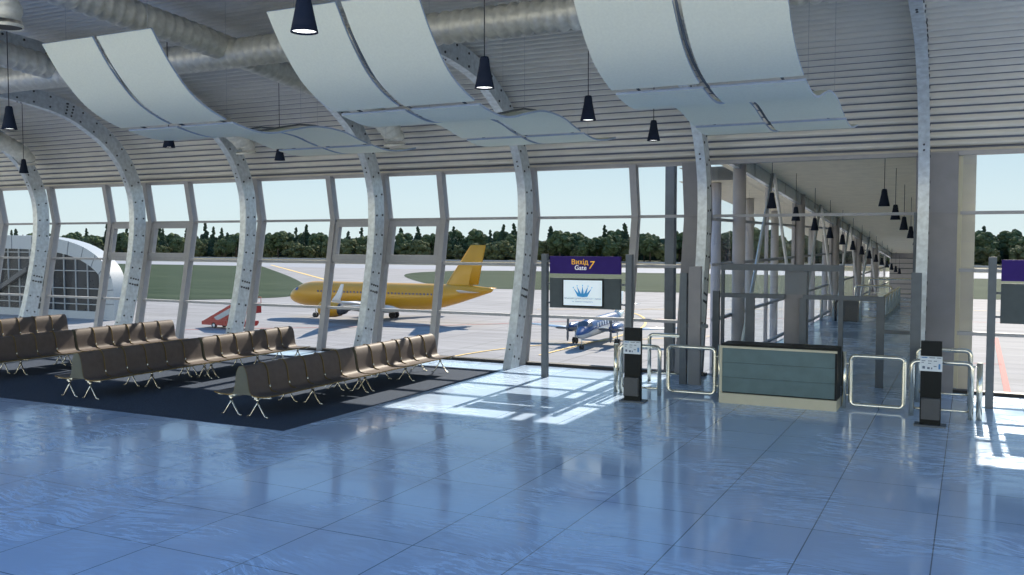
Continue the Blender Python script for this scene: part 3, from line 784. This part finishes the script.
stripe('taxi_line', sm2([(-41.7, 90), (-41.4, 102), (-40.8, 113), (-43, 130), (-52, 150), (-70, 165)]), .35, 'yelline', 'yellow lead-in line under the small blue aircraft')
stripe('taxi_line', sm2([(-100, 92), (-80, 107), (-66, 118), (-50, 135), (-25, 150), (20, 160)]), .3, 'redline', 'thin red line crossing the apron under the airliner')
stripe('taxi_line', sm2([(-46, 68), (-49.5, 84), (-45, 100), (-30, 118)]), .35, 'yelline', 'curved yellow apron line left of the gate sign')
stripe('taxi_line', [(-70, 150), (-20, 175), (30, 190)], .4, 'yelline', 'far yellow apron line behind the gate sign')
stripe('apron_line', [(2.96, 132), (2.84, 83.9)], .5, 'redline', 'thick red line on the apron at the right')
stripe('apron_line', [(2.9, 104), (-12, 102)], .25, 'redline', 'thin red line branching left from the thick red apron line')

# ------------------------------------------------------------------ yellow airliner
def ring(x, rw, rh, c, n=28): return [(x, rw*math.cos(2*PI*k/n), c+rh*math.sin(2*PI*k/n)) for k in range(n)]
def wing_panel(mb, secs, m, th=.11):
    # secs: (LE x, TE x, y, z)
    rings = []
    for (a, b, y, z) in secs:
        c = b-a; pr = [(0, 0), (.08, .5), (.3, .62), (.65, .38), (1, .02), (.65, -.22), (.3, -.32), (.08, -.28)]
        rings.append([(a+c*u, y, z+c*th*w_) for u, w_ in pr])
    mb.loft(rings, m, True); return mb
pl = thing('yellow_airliner', 'yellow twin-engine airliner parked broadside on the apron', 'airplane', (-100.2, 119, ZA))
st_ = [(0, .05, .05, 3.30), (.15, .38, .36, 3.32), (.5, .78, .76, 3.38), (1.2, 1.22, 1.22, 3.50), (2.1, 1.55, 1.55, 3.60), (3.3, 1.80, 1.86, 3.72), (4.6, 1.93, 2.02, 3.80), (6.2, 1.975, 2.07, 3.82), (24, 1.975, 2.07, 3.82), (27, 1.92, 1.96, 3.93), (29.5, 1.70, 1.72, 4.15), (32, 1.32, 1.36, 4.47), (34.3, .92, .95, 4.80), (36.3, .55, .55, 5.05), (37.3, .32, .32, 5.15), (37.57, .1, .1, 5.17)]
fu = MB().loft([ring(*s) for s in st_], 'plane_y').build('fuselage', pl)
MB().loft([ring(x, r*1.0, h, c) for x, r, h, c in ((10.8, .3, .2, 2.0), (12.5, 1.7, .75, 2.05), (15, 2.05, .95, 2.1), (19, 2.05, .95, 2.1), (21, 1.6, .7, 2.1), (22.8, .3, .2, 2.1))], 'plane_w').build('belly_fairing', pl)
wr = MB()
for k in range(34):
    x = 7.0+k*.64
    for s in (-1, 1): wr.box(x, x+.22, s*1.955-.03, s*1.955+.03, 4.26, 4.53, 'cabwin')
wr.build('cabin_windows', fu)
ck = MB()
for s in (-1, 1):
    ck.add([(1.75, s*.15, 4.93-.16), (1.35, s*.18, 4.42+.1), (1.75, s*.98, 4.5), (2.25, s*.95, 4.98), (2.0, s*.4, 5.0)], [(0, 1, 2, 3, 4)], 'cabwin')
    ck.add([(1.80, s*1.22, 4.42), (2.6, s*1.52, 4.42), (2.75, s*1.35, 4.85), (2.15, s*1.08, 4.85)], [(0, 1, 2, 3)], 'cabwin')
ck.build('cockpit_window', fu, fix=False)
for s in (-1, 1):
    w_ = MB(); wing_panel(w_, [(12.6, 19.9, s*1.6, 2.55), (15.3, 20.2, s*6.4, 2.95), (21.0, 22.7, s*16.6, 4.0)], 'plane_w').build('wing', pl)
    sk = MB(); wing_panel(sk, [(21.0, 22.7, s*16.5, 4.0), (21.6, 23.0, s*17.1, 4.35), (22.5, 23.5, s*17.3, 5.2), (23.4, 23.9, s*17.5, 6.5)], 'plane_w', .08).build('winglet', pl)
    for yy in (4.0, 8.5, 12.3):
        a = lerp([(1.6, 18.5), (16.6, 21.8)], yy); MB().tube([(a-1.5, s*yy, 2.45+yy*.06), (a, s*yy, 2.3+yy*.06), (a+2.2, s*yy, 2.5+yy*.06)], [.05, .22, .04], 'plane_w', 8).build('flap_fairing', pl)
    e = thing('x', '', '', (0, 0, 0)) if False else None
    en = MB().loft([[(x, s*5.75+r*math.cos(2*PI*k/24), 1.95+r*math.sin(2*PI*k/24)) for k in range(24)] for x, r in ((11.0, 1.0), (10.85, 1.08), (11.1, 1.2), (12.2, 1.28), (13.4, 1.22), (14.4, 1.0))], 'plane_y', caps=False).build('engine', pl)
    MB().loft([[(x, s*5.75+r*math.cos(2*PI*k/20), 1.95+r*math.sin(2*PI*k/20)) for k in range(20)] for x, r in ((11.3, .98), (11.35, .2))], 'plane_g').build('fan', en)
    MB().loft([[(x, s*5.75+r*math.cos(2*PI*k/20), 1.95+r*math.sin(2*PI*k/20)) for k in range(20)] for x, r in ((13.9, .98), (14.5, .9), (15.4, .62), (15.5, .35), (16.3, .08))], 'plane_g').build('exhaust', en)
    MB().prism([(11.8, 3.1), (15.5, 2.9), (17.6, 2.85), (15.5, 2.45), (13.8, 2.6)], 'y', s*5.75-.18, s*5.75+.18, 'plane_w').build('pylon', en)
    h = MB(); wing_panel(h, [(32.2, 36.0, s*.7, 4.75), (34.9, 36.3, s*6.2, 5.35)] if s < 0 else [(32.2, 36.0, s*.7, 4.75), (34.3, 35.6, s*5.0, 5.2)], 'plane_w' if s < 0 else 'plane_y', .09).build('tailplane', pl)
    gm = MB().tube([(17.7, s*3.8, 2.6), (17.7, s*3.8, .6)], .16, 'plane_w', 10).build('main_gear', pl)
    for dy in (-.46, .46):
        MB().tube([(17.7, s*3.8+dy-.2, .58), (17.7, s*3.8+dy+.2, .58)], .58, 'tyre', 20).build('wheel', gm)
ng = MB().tube([(5.07, 0, 2.2), (5.07, 0, .4)], .1, 'plane_w', 10).tube([(5.07, 0, 1.4), (4.2, 0, 2.2)], .05, 'plane_w', 8).build('nose_gear', pl)
for dy in (-.25, .25): MB().tube([(5.07, dy-.11, .38), (5.07, dy+.11, .38)], .38, 'tyre', 18).build('wheel', ng)
def vfin(mb, secs, m):
    rings = []
    for (a, b, z, t) in secs:
        c = b-a; rings.append([(a+c*u, w_*t, z) for u, w_ in ((0, 0), (.12, .7), (.4, 1), (.8, .45), (1, 0), (.8, -.45), (.4, -1), (.12, -.7))])
    mb.loft(rings, m, True)
vt = MB(); vfin(vt, [(28.3, 34.4, 5.2, .22), (29.7, 34.2, 5.9, .2), (30.6, 34.4, 7.2, .18), (33.9, 35.5, 11.76, .1)], 'plane_y'); vt = vt.build('tail_fin', pl)
rd = MB(); vfin(rd, [(33.4, 35.15, 5.9, .15), (34.9, 36.4, 11.74, .088)], 'plane_y'); rd.build('rudder', vt)
MB().box(16.5, 17.2, -.15, .15, 5.8, 6.15, 'plane_y').build('antenna', fu)
tg = MB().tube([(30.2, -.3, 2.2), (30.2, -.3, 2.0)], .05, 'plane_g', 6)

# ------------------------------------------------------------------ small twin turboprop
tp = thing('small_propeller_plane', 'small blue and silver twin-propeller plane facing the gate windows', 'airplane', (-39.5, 95.4, ZA), math.radians(95)); tp.scale = (1.14, 1.14, 1.14)
s2_ = [(0, .03, .03, 1.55), (.2, .22, .2, 1.56), (.8, .45, .42, 1.6), (1.6, .66, .62, 1.68), (2.3, .80, .82, 1.85), (3.0, .86, .92, 1.95), (4, .88, .95, 1.98), (12, .88, .95, 1.98), (14, .72, .76, 2.12), (16, .42, .45, 2.4), (17.6, .15, .15, 2.65)]
rings = [ring(*s, n=24) for s in s2_]
tb_ = MB(); n = 24
vs = [v for R in rings for v in R]; top = []; bot = []
for i in range(len(rings)-1):
    for k in range(n):
        a = i*n+k; b = i*n+(k+1) % n; f_ = (a, b, b+n, a+n)
        ang = (k+.5)/n
        (top if .0 < ang < .5 and i < 8 else bot).append(f_)
tb_.add(vs, top, 'pblue', True); tb_.add(vs, bot, 'silver', True)
tf = tb_.build('fuselage', tp)
cw2 = MB()
cw2.add([(1.72, -.5, 2.28), (1.62, 0, 2.36), (1.72, .5, 2.28), (2.25, .55, 2.70), (2.2, 0, 2.82), (2.25, -.55, 2.70)], [(0, 1, 4, 5), (1, 2, 3, 4)], 'plane_g')
for s in (-1, 1): cw2.add([(1.85, s*.62, 2.28), (2.7, s*.82, 2.32), (2.75, s*.62, 2.72), (2.3, s*.58, 2.7)], [(0, 1, 2, 3)], 'plane_g')
cw2.build('cockpit_window', tf, fix=False)
pw = MB()
for k in range(8):
    for s in (-1, 1): pw.box(4.2+k*.95, 4.55+k*.95, s*.83-.04, s*.83+.04, 2.1, 2.5, 'white')
pw.build('cabin_windows', tf)
for s in (-1, 1):
    w_ = MB(); wing_panel(w_, [(6.0, 8.6, s*.6, 1.45), (6.9, 8.3, s*8.7, 1.95)], 'silver', .12).build('wing', tp)
    h = MB(); wing_panel(h, [(14.6, 16.4, s*.1, 3.6), (15.4, 16.5, s*2.4, 3.75)], 'silver', .08).build('tailplane', tp)
    na = MB().loft([[(x, s*2.3+r*math.cos(2*PI*k/16), 1.85+r*1.1*math.sin(2*PI*k/16)) for k in range(16)] for x, r in ((4.2, .2), (4.35, .34), (5.5, .45), (7.5, .42), (9.3, .1))], 'pblue').build('engine', tp)
    pr = MB().lathe([(.0, 0), (.14, .12), (.2, .35)], 'plane_g', 12); 
    pr2 = MB().loft([[(x, s*2.3+r*math.cos(2*PI*k/12), 1.85+r*math.sin(2*PI*k/12)) for k in range(12)] for x, r in ((3.8, .03), (4.0, .14), (4.22, .19))], 'plane_g')
    for j in range(4):
        a = j*PI/2+.02; c_, q_ = math.cos(a), math.sin(a)
        rr_ = []
        for t, w in ((.1, .07), (.5, .12), (1.0, .12), (1.33, .06)):
            rr_.append([(4.05+dx, s*2.3+c_*t-q_*dw, 1.85+q_*t+c_*dw) for dx, dw in ((-.02, -w), (.02, -w), (.02, w), (-.02, w))])
        pr2.loft(rr_, 'plane_g', False)
    pr2.build('propeller', na)
    gm = MB().tube([(6.6, s*2.3, 1.6), (6.6, s*2.3, .35)], .07, 'silver', 8).build('main_gear', tp)
    for dy in (-.17, .17): MB().tube([(6.6, s*2.3+dy-.09, .33), (6.6, s*2.3+dy+.09, .33)], .33, 'tyre', 16).build('wheel', gm)
vt = MB(); vfin(vt, [(12.6, 17.2, 2.3, .1), (14.2, 17.2, 3.1, .1), (16.2, 17.9, 5.05, .06)], 'silver'); vt.build('tail_fin', tp)
ng = MB().tube([(1.5, 0, 1.3), (1.5, 0, .28)], .05, 'silver', 8).build('nose_gear', tp)
for dy in (-.12, .12): MB().tube([(1.5, dy-.06, .25), (1.5, dy+.06, .25)], .25, 'tyre', 14).build('wheel', ng)

# ------------------------------------------------------------------ red boarding stairs
bs = thing('boarding_stairs', 'red mobile boarding stairs vehicle parked left of the yellow airliner', 'vehicle', (-98.3, 98.5, ZA))
MB().prism([(0, .45), (.4, .45), (8.3, .45), (8.6, .8), (8.6, 1.15), (1.2, 1.25), (0, .95)], 'y', -1.1, 1.1, 'red').build('chassis', bs)
MB().prism([(0.1, .95), (5.9, 3.7), (9.2, 3.7), (9.2, 2.3), (6.9, 2.3), (4.2, 1.1), (1.2, 1.0)], 'y', -1.0, 1.0, 'red').build('stair_body', bs)
sw = MB().prism([(2.3, 1.55), (5.3, 2.95), (5.3, 2.15), (2.9, 1.1)], 'y', -1.05, 1.05, 'bldroof').build('side_window', bs)
MB().tube([(6.2, -.95, 3.7), (6.2, -.95, 4.5), (9.2, -.95, 4.5), (9.2, -.95, 3.7)], .05, 'red', 6).tube([(6.2, .95, 3.7), (6.2, .95, 4.5), (9.2, .95, 4.5), (9.2, .95, 3.7)], .05, 'red', 6).build('platform_rail', bs)
for x in (7.0, 8.6): MB().tube([(x, 0, 1.0), (x, 0, 2.6)], .12, 'white', 8).build('support_leg', bs)
for x in (2.3, 7.2):
    for s in (-1, 1):
        wl = MB().tube([(x, s*1.12, .42), (x, s*.85, .42)], .42, 'tyre', 18).build('wheel', bs); MB().tube([(x, s*1.14, .42), (x, s*1.1, .42)], .2, 'white', 12).build('hub', wl)

# ------------------------------------------------------------------ curved terminal wing at the left
tw = thing('terminal_wing', 'curved pale roofed terminal wing with dark gridded glass at the left', 'building', (0, 0, 0))
Po = smooth_path([(-185, 0, 3.95), (-150, 0, 4.0), (-140, 0, 3.9), (-133.6, 0, 3.6), (-128, 0, 2.7), (-124, 0, 1.3), (-121, 0, -.7), (-119.5, 0, -3.2), (-119.2, 0, -6), (-119.2, 0, -9.3)], 4)
inn = []
for i, p in enumerate(Po):
    d_ = (Po[min(i+1, len(Po)-1)]-Po[max(i-1, 0)]).normalized(); nr = Vector((d_.z, 0, -d_.x)); nr = nr if nr.z < 0 or (abs(nr.z) < .2 and nr.x < 0) else -nr
    inn.append(p+nr*(2.2+.0*i))
rf = MB(); n = len(Po)
rf.add([v for a, b in zip(Po, inn) for v in ((a.x, 100, a.z), (b.x, 100, b.z))], [(2*i, 2*i+1, 2*i+3, 2*i+2) for i in range(n-1)], 'bldroof')
rf.add([v for a in Po for v in ((a.x, 100, a.z), (a.x, 102.5, a.z))], [(2*i, 2*i+1, 2*i+3, 2*i+2) for i in range(n-1)], 'bldroof', True)
for i in range(0, n-1, 3):
    a, b = Po[i], inn[i]; rf.tube([(a.x, 99.98, a.z), (b.x, 99.98, b.z)], .05, 'post', 4)
rf.build('roof', tw, fix=False)
gp = [(p.x, p.z) for p in inn]; 
MB().prism(gp[:]+[(-185, -9.3)], 'y', 100.3, 100.6, 'bldglass').build('glass_wall', tw)
gd = MB()
def ztop(x): return lerp([(p.x, p.z) for p in inn], x)
x = -183.
while x < -121.6:
    gd.box(x-.06, x+.06, 100.1, 100.3, -9.3, ztop(x), 'bldroof'); x += 2.75
for z in (1.2, -1.7, -4.5, -7.0):
    xm = max([p.x for p in inn if p.z > z] + [-185]); gd.box(-185, xm, 100.1, 100.3, z-.06, z+.06, 'bldroof')
gd.box(-185, -121.4, 100.0, 100.4, -9.3, -8.1, 'bldroof')
gd.build('mullion_grid', tw)
st = MB()
st.prism([(-150, -7), (-139, -2), (-139, -1.2), (-150, -6.2)], 'y', 99.4, 99.9, 'dkgrey').build('outer_stair', tw)

# ------------------------------------------------------------------ trees
def blob(mb, c, r, m, sub=1, rnd=.28, sq=1.0):
    bm = bmesh.new(); bmesh.ops.create_icosphere(bm, subdivisions=sub+1, radius=1)
    for v_ in bm.verts:
        k = 1+random.uniform(-rnd, rnd); v_.co = Vector((v_.co.x*r*k, v_.co.y*r*k, v_.co.z*r*k*sq))
    bm.verts.ensure_lookup_table()
    mb.add([(v_.co.x+c[0], v_.co.y+c[1], v_.co.z+c[2]) for v_ in bm.verts], [tuple(q.index for q in f_.verts) for f_ in bm.faces], m, False); bm.free()
def make_tree(kind, seed):
    random.seed(seed)
    name = ['conifer_tree', 'broadleaf_tree', 'bushy_tree'][kind]
    r = thing(name, '', 'tree'); mb = MB()
    if kind == 0:
        H = random.uniform(19, 23); z = 3; 
        while z < H:
            t = (z-3)/(H-3); R = 4.1*(1-t)**.85+.45
            for j in range(max(2, int(6*(1-t))+1)):
                a = random.uniform(0, 2*PI); q = R*random.uniform(.25, .75); blob(mb, (q*math.cos(a), q*math.sin(a), z+random.uniform(-.5, .5)), max(.75, R*.46), 'leaf0', 1, .4, 1.35)
            z += 1.1
    elif kind == 1:
        H = random.uniform(16, 19)
        for j in range(46):
            a = random.uniform(0, 2*PI); ph = random.uniform(-.9, 1); q = random.uniform(.5, 1)*5.6*math.sqrt(max(.05, 1-ph*ph))
            blob(mb, (q*math.cos(a), q*math.sin(a), 10.2+ph*(H-11.2)), random.uniform(1.1, 2.3), 'leaf1', 1, .35)
    else:
        H = random.uniform(9, 13)
        for j in range(34):
            a = random.uniform(0, 2*PI); ph = random.uniform(-1, 1); q = random.uniform(.4, 1)*5*math.sqrt(max(.05, 1-ph*ph))
            blob(mb, (q*math.cos(a), q*math.sin(a), 5.4+ph*(H-6.8)), random.uniform(1.0, 2.0), 'leaf2', 1, .35)
    mb.build('crown', r, fix=False)
    MB().tube([(0, 0, -.1), (0, 0, 9 if kind < 2 else 5)], [.4, .22], 'trunk', 8).build('trunk', r)
    return r
protos = [make_tree(0, 1), make_tree(0, 2), make_tree(1, 3), make_tree(1, 4), make_tree(2, 5), make_tree(2, 6)]
used = set(); random.seed(42)
tl = {'conifer_tree': ('tall pointed dark conifer in the far tree line', 'conifers in the far tree line'), 'broadleaf_tree': ('rounded green broadleaf tree in the far tree line', 'broadleaf trees in the far tree line'), 'bushy_tree': ('low bushy olive green tree along the front of the far tree line', 'low bushy trees along the tree line')}
pos = []
x = -1010.
while x < 75:
    for row, (yy, p_) in enumerate(((500, .85), (516, .95), (536, 1))):
        if random.random() < p_: pos.append((x+random.uniform(-4, 4), yy+random.uniform(-6, 6), row))
    x += 11.3
pos = pos[:298]
for (x, y, row) in pos:
    k = random.choice((4, 5, 4, 5, 2, 3)) if row == 0 else random.choice((0, 1, 0, 1, 2, 3, 2, 3, 3))
    if k in used: o = copy_tree(protos[k])
    else: o = protos[k]; used.add(k)
    base = o.name.split('.')[0]; s = random.uniform(.78, 1.15)*(.95 if row == 0 else 1.0)
    o.location = (x, y, ZA); o.rotation_euler = (0, 0, random.uniform(0, 6.28)); o.scale = (s*1.15, s*1.15, s)
    o['label'], o['group'] = tl[base]
bkd = MB(); random.seed(9); x = -1100.
while x < 140: 
    blob(bkd, (x, 560, ZA+5), random.uniform(7, 10), 'leaf0', 2, .18, .95); x += 8
tag(bkd.build('undergrowth', fix=False), 'dark dense forest mass behind the far tree line', 'forest', None, 'stuff')
fn = MB().box(-1100, 160, 470, 470.1, ZA, ZA+.9, 'frame_lt'); tag(fn.build('perimeter_fence'), 'long low dark perimeter fence in front of the far trees', 'fence')

# ------------------------------------------------------------------ light, sky, camera
w = bpy.data.worlds.new('World'); bpy.context.scene.world = w; w.use_nodes = True; nt = w.node_tree; nt.nodes.clear()
out = N(nt, 'ShaderNodeOutputWorld'); bg = N(nt, 'ShaderNodeBackground'); tc = N(nt, 'ShaderNodeTexCoord'); sp = N(nt, 'ShaderNodeSeparateXYZ')
L(nt, tc.outputs['Generated'], sp.inputs[0])
front = ramp(nt, [(0, (.76, .88, .89)), (.04, (.72, .87, .92)), (.12, (.56, .76, .89)), (.35, (.26, .52, .90)), (1, (.14, .42, 1.0))], sp.outputs['Z'])
back = ramp(nt, [(0, (3.0, 2.85, 2.25)), (.10, (2.8, 2.75, 2.25)), (.22, (.7, .85, 1.0)), (.5, (.20, .50, 1.05)), (1, (.14, .42, 1.0))], sp.outputs['Z'])
mr = N(nt, 'ShaderNodeMapRange'); L(nt, sp.outputs['Y'], mr.inputs[0]); mr.inputs[1].default_value = -.3; mr.inputs[2].default_value = .4
mx = N(nt, 'ShaderNodeMix', data_type='RGBA'); L(nt, mr.outputs[0], mx.inputs[0]); L(nt, back.outputs['Color'], mx.inputs[6]); L(nt, front.outputs['Color'], mx.inputs[7])
L(nt, mx.outputs[2], bg.inputs['Color']); bg.inputs['Strength'].default_value = 1.0; L(nt, bg.outputs[0], out.inputs[0])
sd = bpy.data.lights.new('sun', 'SUN'); sd.energy = 10.5; sd.angle = math.radians(.6); sd.color = (1, .88, .73)
so = bpy.data.objects.new('sun', sd); COL.objects.link(so)
dirv = Vector((.012, -.83, -.558)); so.rotation_euler = dirv.to_track_quat('-Z', 'Y').to_euler()

cam = bpy.data.cameras.new('camera'); co = bpy.data.objects.new('camera', cam); COL.objects.link(co)
F = 920.; cam.sensor_width = 36; cam.lens = F*36/1024; cam.clip_end = 3000; cam.clip_start = .1
co.location = (0, 0, 3.2); co.rotation_euler = (PI/2-math.atan(47.5/F), 0, math.atan(460/F))
S = bpy.context.scene; S.camera = co
S.view_settings.view_transform = 'Standard'; S.view_settings.look = 'None'; S.view_settings.exposure = 0
S.cycles.use_denoising = True; S.cycles.max_bounces = 8; S.cycles.diffuse_bounces = 4; S.cycles.glossy_bounces = 4; S.cycles.transparent_max_bounces = 16; S.cycles.sample_clamp_indirect = 6
